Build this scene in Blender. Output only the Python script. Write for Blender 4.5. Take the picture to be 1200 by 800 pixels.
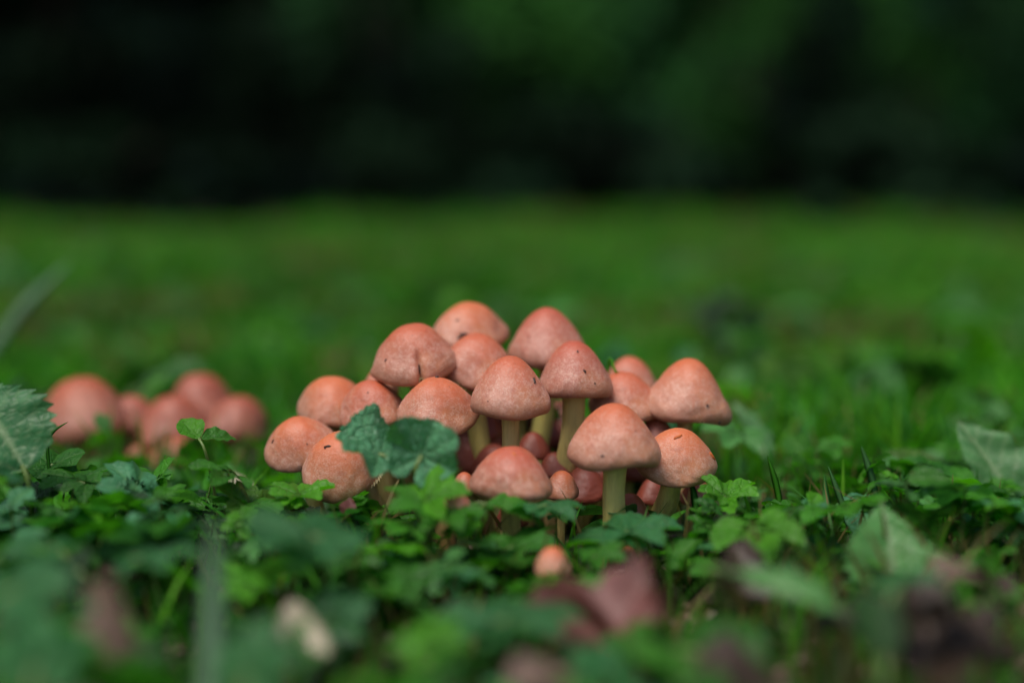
import bpy, math, random
import numpy as np
from mathutils import Vector, Matrix, Euler
from mathutils.bvhtree import BVHTree

for o in list(bpy.data.objects): bpy.data.objects.remove(o)
S = bpy.context.scene
COL = S.collection
R = math.radians

# ------------------------------------------------------------------ camera
F = 1200 * 50 / 36.0
CAMZ = 0.17
PITCH = math.atan((400 - 226) / F)
cd = bpy.data.cameras.new('camera'); cam = bpy.data.objects.new('camera', cd); COL.objects.link(cam)
cd.lens = 50; cd.sensor_width = 36; cd.clip_start = 0.01; cd.clip_end = 400
cam.location = (0, 0, CAMZ); cam.rotation_euler = (math.pi / 2 - PITCH, 0, 0)
cd.dof.use_dof = True; cd.dof.focus_distance = 0.655; cd.dof.aperture_fstop = 1.85; cd.dof.aperture_blades = 9
S.camera = cam
CR = Vector((1, 0, 0)); CF = Vector((0, math.cos(PITCH), -math.sin(PITCH))); CU = Vector((0, math.sin(PITCH), math.cos(PITCH)))
def ray(px, py): return CF + CR * ((px - 600) / F) + CU * ((400 - py) / F)
def P(px, py, d): return Vector((0, 0, CAMZ)) + ray(px, py) * d      # a real point at distance d

# ------------------------------------------------------------------ light
SUN_EL, SUN_AZ = R(66), R(215)      # azimuth measured like the sky texture's sun_rotation
w = bpy.data.worlds.new('World'); S.world = w; w.use_nodes = True
nt = w.node_tree; bgn = nt.nodes['Background']
sky = nt.nodes.new('ShaderNodeTexSky'); sky.sky_type = 'NISHITA'; sky.sun_disc = False
sky.sun_elevation = SUN_EL; sky.sun_rotation = SUN_AZ; sky.air_density = 1.0; sky.dust_density = 2.5; sky.ozone_density = 1.0
nt.links.new(sky.outputs[0], bgn.inputs[0]); bgn.inputs[1].default_value = 0.08
sl = bpy.data.lights.new('sun', 'SUN'); sun = bpy.data.objects.new('sun', sl); COL.objects.link(sun)
sl.energy = 1.5; sl.angle = R(32); sl.color = (1.0, 0.95, 0.88)
sd = Vector((math.sin(SUN_AZ) * math.cos(SUN_EL), math.cos(SUN_AZ) * math.cos(SUN_EL), math.sin(SUN_EL)))
sun.rotation_euler = sd.to_track_quat('Z', 'Y').to_euler()
S.view_settings.view_transform = 'Standard'; S.view_settings.look = 'None'
S.view_settings.exposure = 0.8; S.view_settings.gamma = 1.0; S.view_settings.use_curve_mapping = False
S.cycles.use_denoising = True
S.cycles.max_bounces = 6; S.cycles.diffuse_bounces = 3; S.cycles.glossy_bounces = 2; S.cycles.transmission_bounces = 3

# ------------------------------------------------------------------ helpers
def tag(o, label=None, cat=None, group=None, kind=None):
    if label: o['label'] = label
    if cat: o['category'] = cat
    if group: o['group'] = group
    if kind: o['kind'] = kind
    return o
def empty(name, loc):
    o = bpy.data.objects.new(name, None); COL.objects.link(o); o.location = loc; o.empty_display_size = 0.01
    return o
def mesh_np(name, V, Fc, mat, attrs=None, smooth=True):
    """V (n,3); Fc list of (m,k) integer arrays"""
    me = bpy.data.meshes.new(name)
    V = np.asarray(V, np.float32)
    if not isinstance(Fc, list): Fc = [Fc]
    loops = np.concatenate([f.ravel() for f in Fc]); tot = np.concatenate([np.full(len(f), f.shape[1]) for f in Fc])
    st = np.concatenate([[0], np.cumsum(tot)[:-1]])
    me.vertices.add(len(V)); me.vertices.foreach_set('co', V.ravel())
    me.loops.add(len(loops)); me.loops.foreach_set('vertex_index', loops.astype(np.int32))
    me.polygons.add(len(tot)); me.polygons.foreach_set('loop_start', st.astype(np.int32))
    me.polygons.foreach_set('use_smooth', np.full(len(tot), smooth))
    for k, a in (attrs or {}).items():
        a = np.asarray(a, np.float32)
        if a.ndim == 1:
            at = me.attributes.new(k, 'FLOAT', 'POINT'); at.data.foreach_set('value', a)
        else:
            if a.shape[1] == 3: a = np.hstack([a, np.ones((len(a), 1), np.float32)])
            at = me.attributes.new(k, 'FLOAT_COLOR', 'POINT'); at.data.foreach_set('color', a.ravel())
    me.update(calc_edges=True)
    if mat: me.materials.append(mat)
    return me
def ob(name, me, parent=None, loc=None, rot=None):
    o = bpy.data.objects.new(name, me); COL.objects.link(o); o.parent = parent
    if loc is not None: o.location = loc
    if rot is not None:
        if isinstance(rot, Matrix): o.rotation_euler = rot.to_euler()
        else: o.rotation_euler = rot
    return o
def grid_faces(nu, nv, wrap):
    """rings nu, points per ring nv"""
    i, j = np.meshgrid(np.arange(nu - 1), np.arange(nv if wrap else nv - 1), indexing='ij')
    a = i * nv + j; b = i * nv + (j + 1) % nv
    return np.stack([a, b, b + nv, a + nv], -1).reshape(-1, 4)
def catmull(pts, n):
    pts = np.asarray(pts, float); m = len(pts)
    t = np.linspace(0, m - 1, n); i = np.clip(t.astype(int), 0, m - 2); u = (t - i)[:, None]
    p0 = pts[np.clip(i - 1, 0, m - 1)]; p1 = pts[i]; p2 = pts[i + 1]; p3 = pts[np.clip(i + 2, 0, m - 1)]
    return .5 * ((2 * p1) + (-p0 + p2) * u + (2 * p0 - 5 * p1 + 4 * p2 - p3) * u ** 2 + (-p0 + 3 * p1 - 3 * p2 + p3) * u ** 3)
def tube_np(path, rad, nseg=8):
    path = np.asarray(path, float); n = len(path); rad = np.broadcast_to(rad, (n,))
    tan = np.gradient(path, axis=0); tan /= np.linalg.norm(tan, axis=1, keepdims=True) + 1e-9
    ref = np.array([0, 1., 0.02]); 
    u = np.cross(tan, ref); nu = np.linalg.norm(u, axis=1, keepdims=True)
    u = np.where(nu < 1e-3, np.array([1., 0, 0]), u / (nu + 1e-9)); v = np.cross(tan, u)
    a = np.linspace(0, 2 * math.pi, nseg, endpoint=False)
    V = path[:, None] + rad[:, None, None] * (np.cos(a)[None, :, None] * u[:, None] + np.sin(a)[None, :, None] * v[:, None])
    return V.reshape(-1, 3), grid_faces(n, nseg, True)
def merge(parts):
    """parts: list of (V, [F..]) -> V, [F quads and tris]"""
    off = 0; Vs = []; Q = []; T = []
    for V, Fs in parts:
        if not isinstance(Fs, list): Fs = [Fs]
        for f in Fs: (Q if f.shape[1] == 4 else T).append(f + off)
        Vs.append(V); off += len(V)
    out = []
    if Q: out.append(np.concatenate(Q))
    if T: out.append(np.concatenate(T))
    return np.concatenate(Vs), out
def vnoise(p, seed=0, oct=3):
    """cheap smooth noise from summed sines, p (n,3)"""
    rs = np.random.RandomState(seed); out = np.zeros(len(p)); amp = 1; fr = 1
    for _ in range(oct):
        for _ in range(4):
            k = rs.randn(3) * fr; out += amp * np.sin(p @ k + rs.rand() * 6.28) / 4
        amp *= .55; fr *= 2.1
    return out

# ------------------------------------------------------------------ materials
def mat(name):
    m = bpy.data.materials.new(name); m.use_nodes = True; m.node_tree.nodes.clear(); return m, NB(m.node_tree)
class NB:
    def __init__(s, t): s.t = t
    def n(s, typ, **kw):
        x = s.t.nodes.new(typ)
        for k, v in kw.items(): setattr(x, k, v)
        return x
    def set(s, x, key, v):
        if isinstance(v, bpy.types.NodeSocket): s.t.links.new(v, x.inputs[key])
        else: x.inputs[key].default_value = v
    def attr(s, name, out='Fac'): return s.n('ShaderNodeAttribute', attribute_name=name).outputs[out]
    def coord(s, which='Object'): return s.n('ShaderNodeTexCoord').outputs[which]
    def noise(s, vec, scale, detail=3, rough=.55, out='Fac', dist=0):
        x = s.n('ShaderNodeTexNoise'); s.set(x, 'Vector', vec); s.set(x, 'Scale', scale); s.set(x, 'Detail', detail); s.set(x, 'Roughness', rough); s.set(x, 'Distortion', dist); return x.outputs[out]
    def voro(s, vec, scale, feature='F1', out='Distance'):
        x = s.n('ShaderNodeTexVoronoi', feature=feature); s.set(x, 'Vector', vec); s.set(x, 'Scale', scale); return x.outputs[out]
    def math(s, op, a, b=0., clamp=False):
        x = s.n('ShaderNodeMath', operation=op, use_clamp=clamp); s.set(x, 0, a); s.set(x, 1, b); return x.outputs[0]
    def mapr(s, v, a, b, c=0., d=1.):
        x = s.n('ShaderNodeMapRange'); s.set(x, 0, v); s.set(x, 1, a); s.set(x, 2, b); s.set(x, 3, c); s.set(x, 4, d); return x.outputs[0]
    def mix(s, f, a, b, mode='MIX'):
        x = s.n('ShaderNodeMix', data_type='RGBA', blend_type=mode); s.set(x, 0, f)
        s.set(x, 6, a if isinstance(a, bpy.types.NodeSocket) else (*a, 1)); s.set(x, 7, b if isinstance(b, bpy.types.NodeSocket) else (*b, 1)); return x.outputs[2]
    def scalevec(s, vec, sc):
        x = s.n('ShaderNodeMapping'); s.set(x, 'Vector', vec); s.set(x, 'Scale', sc); return x.outputs[0]
    def bump(s, h, strength, dist, normal=None):
        x = s.n('ShaderNodeBump'); s.set(x, 'Height', h); s.set(x, 'Strength', strength); s.set(x, 'Distance', dist)
        if normal is not None: s.set(x, 'Normal', normal)
        return x.outputs[0]
    def principled(s, col, rough, spec=.5, normal=None, sss=0, sssr=None, sssc=.002):
        x = s.n('ShaderNodeBsdfPrincipled')
        s.set(x, 'Base Color', col if isinstance(col, bpy.types.NodeSocket) else (*col, 1)); s.set(x, 'Roughness', rough); s.set(x, 'Specular IOR Level', spec)
        if normal is not None: s.set(x, 'Normal', normal)
        if sss: s.set(x, 'Subsurface Weight', sss); s.set(x, 'Subsurface Radius', sssr or (1, .4, .2)); s.set(x, 'Subsurface Scale', sssc)
        return x.outputs[0]
    def out(s, sh): o = s.n('ShaderNodeOutputMaterial'); s.set(o, 'Surface', sh)

def leaf_material(name, rough=.44, trans=.38, pucker=260, bump=.5, spec=.32, vein_col=(.11, .26, .05), vein_amt=.55, spots=.55):
    m, b = mat(name); co = b.coord(); tint = b.attr('tint', 'Color')
    n1 = b.noise(co, 90, 3); c = b.mix(b.mapr(n1, .3, .7), b.mix(1, tint, (.7, .72, .65), 'MULTIPLY'), b.mix(1, tint, (1.25, 1.2, 1.2), 'MULTIPLY'))
    v = b.voro(co, pucker, 'DISTANCE_TO_EDGE'); cell = b.mapr(v, 0, .12)
    c = b.mix(b.mapr(v, 0, .05, .14, 0.), c, vein_col)
    vn = b.attr('vein'); c = b.mix(b.math('MULTIPLY', vn, vein_amt, True), c, vein_col)
    # blemishes: small brown nibbled spots
    sp = b.voro(co, 70); c = b.mix(b.mapr(b.math('ADD', sp, b.math('MULTIPLY', n1, .25)), .10, .2, spots, 0.), c, (.10, .055, .02))
    h = b.math('SUBTRACT', cell, b.math('MULTIPLY', vn, 1.2))
    nrm = b.bump(h, bump, .0006)
    p = b.principled(c, b.mapr(n1, .3, .7, rough - .08, rough + .1), spec, nrm)
    t = b.n('ShaderNodeBsdfTranslucent'); b.set(t, 'Color', b.mix(1, c, (1.5, 1.9, .55), 'MULTIPLY')); b.set(t, 'Normal', nrm)
    x = b.n('ShaderNodeMixShader'); b.set(x, 0, trans); b.set(x, 1, p); b.set(x, 2, t.outputs[0]); b.out(x.outputs[0]); return m
M_LEAF = leaf_material('leaf')
M_CRINKLE = leaf_material('crinkled_leaf', rough=.42, trans=.2, pucker=200, bump=1., spec=.5, vein_col=(.16, .36, .17), vein_amt=.6, spots=.0)
M_BROAD = leaf_material('broad_leaf', rough=.4, trans=.25, pucker=210, bump=.35, vein_col=(.26, .36, .18), vein_amt=.8)

def m_grass():
    m, b = mat('grass_blade'); tint = b.attr('tint', 'Color'); co = b.coord()
    c = b.mix(b.mapr(b.noise(co, 40, 2), .3, .7), b.mix(1, tint, (.75, .78, .7), 'MULTIPLY'), b.mix(1, tint, (1.2, 1.2, 1.1), 'MULTIPLY'))
    nrm = b.bump(b.noise(b.scalevec(co, (900, 900, 40)), 1, 1), .3, .0004)
    p = b.principled(c, .5, .14, nrm); t = b.n('ShaderNodeBsdfTranslucent'); b.set(t, 'Color', b.mix(1, c, (1.5, 1.8, .5), 'MULTIPLY'))
    x = b.n('ShaderNodeMixShader'); b.set(x, 0, .3); b.set(x, 1, p); b.set(x, 2, t.outputs[0]); b.out(x.outputs[0]); return m
M_GRASS = m_grass()

def m_stalk():
    m, b = mat('leaf_stalk'); co = b.coord(); n = b.noise(b.scalevec(co, (300, 300, 60)), 1, 2)
    c = b.mix(n, (.09, .16, .03), (.16, .22, .06)); b.out(b.principled(c, .4, .4, b.bump(n, .3, .0004), .2, (.4, .6, .2), .001)); return m
M_STALK = m_stalk()

def m_cap():
    m, b = mat('mushroom_cap'); co = b.coord(); hg = b.attr('rise'); rnd = b.n('ShaderNodeObjectInfo').outputs['Random']
    blot = b.noise(co, 70, 3, .6, dist=.6); fine = b.noise(co, 1500, 3, .7); mid = b.noise(co, 420, 4, .7)
    h2 = b.math('ADD', hg, b.math('MULTIPLY', b.math('SUBTRACT', blot, .5), .55))
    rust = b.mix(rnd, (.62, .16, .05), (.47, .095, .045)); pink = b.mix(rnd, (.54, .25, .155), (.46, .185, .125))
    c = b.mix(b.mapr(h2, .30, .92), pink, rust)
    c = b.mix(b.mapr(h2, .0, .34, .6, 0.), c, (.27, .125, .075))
    c = b.mix(b.mapr(b.noise(co, 45, 2), .50, .72, 0., .42), c, (.62, .25, .085))
    # pale silky flecks, densest on the flanks
    fl = b.mapr(b.math('ADD', b.math('MULTIPLY', fine, .6), b.math('MULTIPLY', mid, .55)), .555, .66)
    band = b.math('MULTIPLY', b.mapr(h2, .0, .3), b.mapr(h2, .5, .95, 1., .12))
    c = b.mix(b.math('MULTIPLY', fl, b.math('MULTIPLY', band, .5)), c, (.72, .48, .38))
    # brownish pits and stains
    pit = b.voro(co, 210); c = b.mix(b.mapr(pit, .05, .11, .6, 0.), c, (.28, .09, .05))
    st = b.noise(co, 130, 4, .6); c = b.mix(b.mapr(st, .58, .70, 0., .32), c, (.33, .09, .055))
    hh = b.math('ADD', b.math('MULTIPLY', fine, .5), b.math('MULTIPLY', mid, 1.0))
    nrm = b.bump(hh, .5, .0005, b.bump(blot, .35, .0025))
    c = b.mix(b.math('MULTIPLY', b.attr('shade_wine'), .85), c, b.mix(blot, (.13, .030, .022), (.33, .07, .035)))  # wine-red tone: own colour of some caps, painted-in shade on interior ones
    b.out(b.principled(c, b.mapr(mid, .3, .7, .36, .58), .5, nrm, .22, (1, .35, .18), .003)); return m
M_CAP = m_cap()
def m_stem():
    m, b = mat('mushroom_stem'); co = b.coord(); h = b.attr('rise'); rnd = b.n('ShaderNodeObjectInfo').outputs['Random']
    st = b.noise(b.scalevec(co, (500, 500, 45)), 1, 4, .65); n = b.noise(co, 130, 3)
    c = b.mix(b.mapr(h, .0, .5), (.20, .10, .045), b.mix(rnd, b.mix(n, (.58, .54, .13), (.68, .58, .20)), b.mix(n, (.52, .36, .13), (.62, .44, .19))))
    c = b.mix(b.mapr(st, .48, .68, 0., .4), c, (.26, .16, .06)); c = b.mix(b.mapr(n, .55, .75, 0, .4), c, (.35, .33, .12))
    b.out(b.principled(c, .5, .4, b.bump(st, .6, .0006), .2, (1, .6, .3), .002)); return m
M_STEM = m_stem()
def m_simple(name, a, c2, scale=200, rough=.6, bump=.4, spec=.4, sc=(1, 1, 1)):
    m, b = mat(name); co = b.scalevec(b.coord(), sc); n = b.noise(co, scale, 4, .65)
    b.out(b.principled(b.mix(b.mapr(n, .3, .7), a, c2), rough, spec, b.bump(n, bump, .0008))); return m
M_GILL = m_simple('gills', (.20, .16, .07), (.32, .26, .12), 300)
M_SPECK = m_simple('dirt_speck', (.015, .008, .006), (.06, .03, .02), 900, .5)
M_SCAR = m_simple('torn_skin', (.50, .10, .02), (.62, .17, .04), 700, .5)
M_DEAD = m_simple('dead_leaf', (.085, .05, .038), (.22, .14, .10), 120, .55, .6)
M_DEADD = m_simple('dark_dead_leaf', (.022, .015, .010), (.075, .046, .030), 110, .5, .6)
M_DEADO = m_simple('rusty_dead_leaf', (.25, .08, .03), (.48, .2, .09), 260, .55, .7)
M_PALE = m_simple('pale_dead_leaf', (.28, .23, .15), (.48, .42, .30), 120, .6, .5)
M_PLUM = m_simple('plum_dead_leaf', (.07, .018, .012), (.22, .085, .07), 100, .5, .5)
M_BARK = m_simple('bark', (.03, .022, .016), (.12, .095, .075), 9, .85, .9, .3, (1, 1, .25))
def m_far(name, a, c2):
    m, b = mat(name); n = b.noise(b.coord(), 1.3, 3); cc = b.mix(1, b.mix(b.mapr(n, .35, .65), a, c2), b.attr('tint', 'Color'), 'MULTIPLY'); p = b.principled(cc, .7, .05)
    t = b.n('ShaderNodeBsdfTranslucent'); b.set(t, 'Color', b.mix(1, cc, (1.3, 1.6, .9), 'MULTIPLY')); x = b.n('ShaderNodeMixShader'); b.set(x, 0, .2); b.set(x, 1, p); b.set(x, 2, t.outputs[0]); b.out(x.outputs[0]); return m
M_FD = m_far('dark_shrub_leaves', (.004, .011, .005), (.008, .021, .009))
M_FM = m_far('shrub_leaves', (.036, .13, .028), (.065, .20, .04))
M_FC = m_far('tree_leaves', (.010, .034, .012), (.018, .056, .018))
def m_soil():
    m, b = mat('soil'); co = b.coord()
    far = b.mapr(b.n('ShaderNodeSeparateXYZ'), 0, 1) if False else None
    n = b.noise(co, 45, 6, .7); n2 = b.noise(co, 3.2, 4, .6); n3 = b.noise(co, 400, 3)
    soil = b.mix(b.mapr(n, .3, .7), (.012, .008, .006), (.055, .036, .026)); moss = b.mix(b.mapr(n3, .3, .7), (.015, .05, .008), (.04, .11, .015))
    c = b.mix(b.mapr(b.math('ADD', n2, b.math('MULTIPLY', n, .4)), .60, .78, .25, 1.), soil, moss)
    b.out(b.principled(c, .8, .25, b.bump(b.math('ADD', n, b.math('MULTIPLY', n3, .3)), .9, .006))); return m
M_SOIL = m_soil()

# ------------------------------------------------------------------ ground (one sheet to the horizon)
def gz(x, y):
    x = np.asarray(x, float); y = np.asarray(y, float)
    near = np.clip((y - .2) / 3, 0, 1)
    return .004 * np.sin(x * 9.1 + 1) * np.cos(y * 7.3) + .0025 * np.sin(x * 31 + y * 17) + near * .012 * np.sin(x * 1.3 + y * .9)
gy = np.concatenate([np.linspace(-3, .2, 8)[:-1], np.linspace(.2, 1.6, 90)[:-1], np.linspace(1.6, 8, 60)[:-1], np.geomspace(8, 300, 24)])
gx = np.concatenate([-np.geomspace(300, 1.2, 24)[:-1], np.linspace(-1.2, 1.2, 120), np.geomspace(1.2, 300, 24)[1:]])
Y, X = np.meshgrid(gy, gx, indexing='ij'); rs = np.random.RandomState(3)
Z = gz(X, Y) + rs.randn(*X.shape) * .0012
tag(ob('ground', mesh_np('ground', np.stack([X, Y, Z], -1).reshape(-1, 3), grid_faces(len(gy), len(gx), False), M_SOIL)), 'dark mossy soil of the lawn under the plants', kind='structure')

def lawn_end(x): return 6.2 - .10 * np.clip(x, -6, 6) + 1.5 * np.exp(-((x + .1) / 1.5) ** 2) + .18 * np.sin(x * 3.1)
# shaded floor of the wood, beyond the lawn
fx = np.linspace(-40, 40, 60); fy = np.linspace(0, 1, 12); FY, FX = np.meshgrid(fy, fx, indexing='ij'); FY = lawn_end(FX) * (1 - FY) + 60 * FY
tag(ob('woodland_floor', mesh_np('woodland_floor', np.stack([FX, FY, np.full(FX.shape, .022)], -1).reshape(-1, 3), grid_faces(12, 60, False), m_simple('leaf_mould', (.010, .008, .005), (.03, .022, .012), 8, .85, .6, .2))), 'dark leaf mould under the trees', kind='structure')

# ------------------------------------------------------------------ mushrooms
PROFILE = [(0, 1.0), (.15, .99), (.30, .945), (.45, .865), (.60, .745), (.735, .60), (.85, .445), (.945, .30), (.995, .175), (.995, .09), (.96, .03), (.90, -.004), (.83, .0), (.77, .05), (.60, .13), (.30, .19), (.16, .2)]
CAPS = []
G1 = 'brick red mushrooms in the main cluster'
def mushroom(label, cx, top, bot, wid, d, root=(600, .70), pull=.45, roll=0, nod=0, seed=0, cone=0., group='brick red mushrooms in the main cluster', cleft=None, stem_w=.25, srgh=1., flat=None, seg=96, warp=1., shade_wine=0.):
    rs = np.random.RandomState(seed + 50)
    Rr = wid / 2 * d / F
    th = math.atan((top + bot) / 2 / F - 226 / F)
    h = (bot - top) * d / F
    H = (h - .8 * Rr * math.sin(th)) / math.cos(th); H = max(.8 * Rr, min((1.24 if group != G1 else 1.44) * Rr, H)) if flat is None else flat * Rr
    tp = P(cx, top, d)
    rot = Euler((R(nod), R(roll), rs.rand() * 0)).to_matrix()
    org = tp - rot @ Vector((0, 0, H))
    rootx = (root[0] - 600) / F * root[1]; 
    bx = org.x + (rootx - org.x) * pull; by = org.y + (root[1] - org.y) * pull
    base = Vector((bx, by, float(gz(bx, by)) - .004))
    e = empty('mushroom', base); tag(e, label, 'mushroom', group)
    # cap
    pr = catmull(PROFILE, 44); r = pr[:, 0]; z = pr[:, 1]
    r = np.clip(r, 0, None)
    upper = np.arange(len(r)) < 28
    r = np.where(upper, r ** (1 + cone), r)
    a = np.linspace(0, 2 * math.pi, seg, endpoint=False)
    A, Rg = np.meshgrid(a, r); _, Zg = np.meshgrid(a, z)
    px_, py_ = np.cos(A) * Rg, np.sin(A) * Rg
    pts = np.stack([px_, py_, Zg * H / Rr], -1).reshape(-1, 3)
    out = vnoise(pts * 1.5, seed, 4) * .062 * warp; pn = pts * 1.0; pn[:, 2] = 0; out += vnoise(pn * 3.2, seed + 9, 2) * .018 * warp * np.clip(Rg.ravel(), 0, 1) ** 4
    edge = np.clip(Rg.ravel(), 0, 1) ** 2
    pts[:, :2] *= (1 + out * edge * 1.2 + .035 * warp * edge * np.sin(A.ravel() * 2 + rs.rand() * 6))[:, None]
    pts[:, 2] += out * .35 + (.05 * warp * edge * np.sin(A.ravel() * (2 + seed % 2) + rs.rand() * 6)) + rs.uniform(-.05, .05) * pts[:, 0] * warp
    if cleft:
        ca, cdp, cw = cleft
        da = (A.ravel() - ca + math.pi) % (2 * math.pi) - math.pi
        g = np.exp(-(da / cw) ** 2) * np.clip(Rg.ravel() * 3 - 2.1, 0, 1)
        pts[:, :2] *= (1 - cdp * g)[:, None]
        g2 = np.exp(-(da / (cw * 3.2)) ** 2) * np.clip(Rg.ravel() * 2.4 - 1.3, 0, 1); pts[:, :2] *= (1 - .10 * g2)[:, None]
    rise = np.clip(Zg.ravel(), 0, 1)
    V = pts * Rr
    cap_faces = grid_faces(len(r), seg, True)
    cap_loc = org - base
    split = 34  # rings past the margin belong to the gills
    cm = mesh_np('cap', V[:split * seg], grid_faces(split, seg, True), M_CAP, {'rise': rise[:split * seg], 'shade_wine': np.full(split * seg, float(shade_wine))})
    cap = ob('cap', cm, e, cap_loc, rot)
    # gills: radial folded plates
    ng = 56; rr = np.linspace(.90, .14, 6); ag = np.linspace(0, 2 * math.pi, ng * 2, endpoint=False)
    AG, RG = np.meshgrid(ag, rr); zz = np.where(np.arange(ng * 2) % 2 == 0, .03, .11)[None, :] + (1 - RG) * .12
    zz = zz * np.ones_like(RG)
    GV = np.stack([np.cos(AG) * RG, np.sin(AG) * RG, zz], -1).reshape(-1, 3) * Rr
    ob('gills', mesh_np('gills', GV, grid_faces(6, ng * 2, True), M_GILL), e, cap_loc, rot)
    # stem, curved up into the cap
    top_pt = cap_loc + rot @ Vector((0, 0, .25 * Rr)); under = cap_loc + rot @ Vector((0, 0, -.6 * Rr))
    p0 = np.array([0, 0, 0.]); p3 = np.array(top_pt); p2 = np.array(under); bend = np.array([rs.uniform(-1, 1), rs.uniform(-1, 1), 0]) * .003
    ctrl = [p0, p0 * .6 + p2 * .4 + bend, p2 * .9 + p0 * .1, p3]
    if under.z < .01: ctrl = [p0 + np.array([0, 0, -.004]), (p0 + p3) / 2, p3]
    path = catmull(ctrl, 16); tt = np.linspace(0, 1, 16)
    rad = Rr * stem_w * (1.02 - .08 * tt + .18 * np.clip(tt - .85, 0, 1) + .05 * np.sin(tt * 9 + seed))
    SV, SF = tube_np(path, rad, 20)
    ang = np.tile(np.linspace(0, 6.283, 20, endpoint=False), 16); ctr = np.repeat(path, 20, 0)
    SV = ctr + (SV - ctr) * (1 + .06 * np.sin(ang * 3 + seed) + .03 * np.sin(ang * 7 + SV[:, 2] * 200))[:, None]
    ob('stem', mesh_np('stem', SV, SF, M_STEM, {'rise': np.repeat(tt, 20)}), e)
    Mw = Matrix.Translation(org) @ rot.to_4x4()
    CAPS.append((cap, Mw, [Mw @ Vector(v) for v in V[:split * seg]], cm))
    return e
# label, cx, top, bottom, width, distance
mushroom('large pinkish mushroom at the back of the cluster with a black blotch on its cap', 549, 354, 410, 92, .735, seed=1, pull=.35, warp=1.6, flat=1.12, nod=8)
mushroom('pink mushroom with a split in its cap rim, high on the left of the cluster', 482, 380, 450, 95, .69, seed=2, roll=-6, nod=6, cleft=(R(-80), .34, .045), flat=1.3, cone=-.1, warp=1.45)
mushroom('orange topped mushroom wedged between the split cap and the tallest right cap', 560, 391, 458, 94, .70, seed=3, roll=3, warp=1.6, flat=1.18, nod=6)
mushroom('tall smooth mushroom at the top right of the cluster, tapered like a bell', 641, 360, 434, 93, .725, seed=4, pull=.3, cone=.12)
mushroom('upright mushroom with a small dark fly on its cap and a pale straight stem', 598, 417, 489, 96, .655, root=(594, .66), seed=5, cone=.08, stem_w=.23)
mushroom('tall mushroom with a long leaning stem and three tiny specks on its cap', 673, 399, 472, 88, .685, root=(640, .69), seed=6, pull=.75, cone=.05, stem_w=.30)
mushroom('half hidden mushroom with a green grass scrap across its cap', 738, 418, 478, 66, .75, root=(670, .72), seed=7)
mushroom('mushroom tucked behind the bell shaped front cap and touching the far right cap', 732, 437, 502, 84, .70, root=(680, .70), seed=8, warp=1.5, flat=1.2, nod=8)
mushroom('large mushroom standing apart at the right end with a dark nick near its rim', 810, 420, 501, 98, .70, root=(770, .69), seed=9, cone=.1, roll=4, stem_w=.2, warp=1.3)
mushroom('mushroom with an orange tear on top of its cap, right of the front stem', 799, 502, 572, 90, .655, root=(755, .68), seed=10, pull=.8, roll=8, stem_w=.30, warp=1.6, flat=1.26, nod=10)
mushroom('wide bell shaped front mushroom on a pale yellow green stem', 721, 472, 549, 107, .635, root=(706, .64), pull=.9, seed=11, cone=.12, stem_w=.27, warp=1.2)
mushroom('low orange domed mushroom at the front, rim hidden by leaves', 598, 525, 592, 98, .62, root=(600, .64), seed=12, cone=-.1, warp=1.3, flat=1.05, nod=8)
mushroom('smooth pink mushroom at the left rear shoulder of the cluster', 388, 443, 506, 86, .71, root=(480, .70), seed=13, cone=-.06, warp=1.7, flat=1.12, nod=16)
mushroom('mushroom with a tan rubbed patch on its cap above the lobed leaf', 433, 447, 508, 84, .685, root=(500, .69), seed=14, roll=-5, warp=1.3, flat=1.12, nod=18)
mushroom('rounded mushroom right behind the crinkled dark leaf', 512, 445, 520, 93, .665, root=(540, .68), seed=15, cone=-.1, warp=1.6, flat=1.14, nod=12)
mushroom('leftmost mushroom of the main cluster with a faint scratch on its cap', 344, 493, 562, 82, .68, root=(420, .69), seed=16, roll=-10, flat=1.12, nod=24)
mushroom('front left mushroom shaded by the crinkled leaf, a curled mark on its cap', 396, 512, 580, 103, .65, root=(440, .67), seed=17, roll=-6, warp=1.5, flat=1.12, nod=26)
mushroom('small mushroom showing only a pink sliver behind the split cap', 446, 430, 480, 44, .72, root=(500, .70), seed=18)
mushroom('small dark mushroom beside the low orange domed one', 658, 551, 592, 44, .655, root=(650, .66), seed=19, shade_wine=0.4)
mushroom('wine red mushroom low behind the pale yellow green stem', 738, 578, 625, 52, .66, root=(720, .66), seed=20, shade_wine=0.8)
mushroom('maroon mushroom hidden in the gap under the far right cap', 770, 488, 530, 46, .70, root=(740, .70), seed=21, shade_wine=0.9)
mushroom('brown mushroom peeping out under the cap with the orange tear', 818, 562, 592, 44, .68, root=(790, .68), seed=22, shade_wine=0.5)
mushroom('small tan mushroom bud with pores below the rim of the low domed one', 538, 578, 604, 32, .60, root=(545, .62), seed=23)
mushroom('small red mushroom between the crinkled leaf and the low domed one', 544, 553, 592, 32, .635, root=(560, .64), seed=24, shade_wine=0.35)
mushroom('orange mushroom bud alone among the leaves in front of the cluster', 647, 641, 690, 42, .565, root=(650, .57), seed=25, cone=-.1)
mushroom('tiny orange mushroom bud behind the stalks under the pale stem', 736, 640, 662, 24, .62, root=(735, .62), seed=26)
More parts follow.
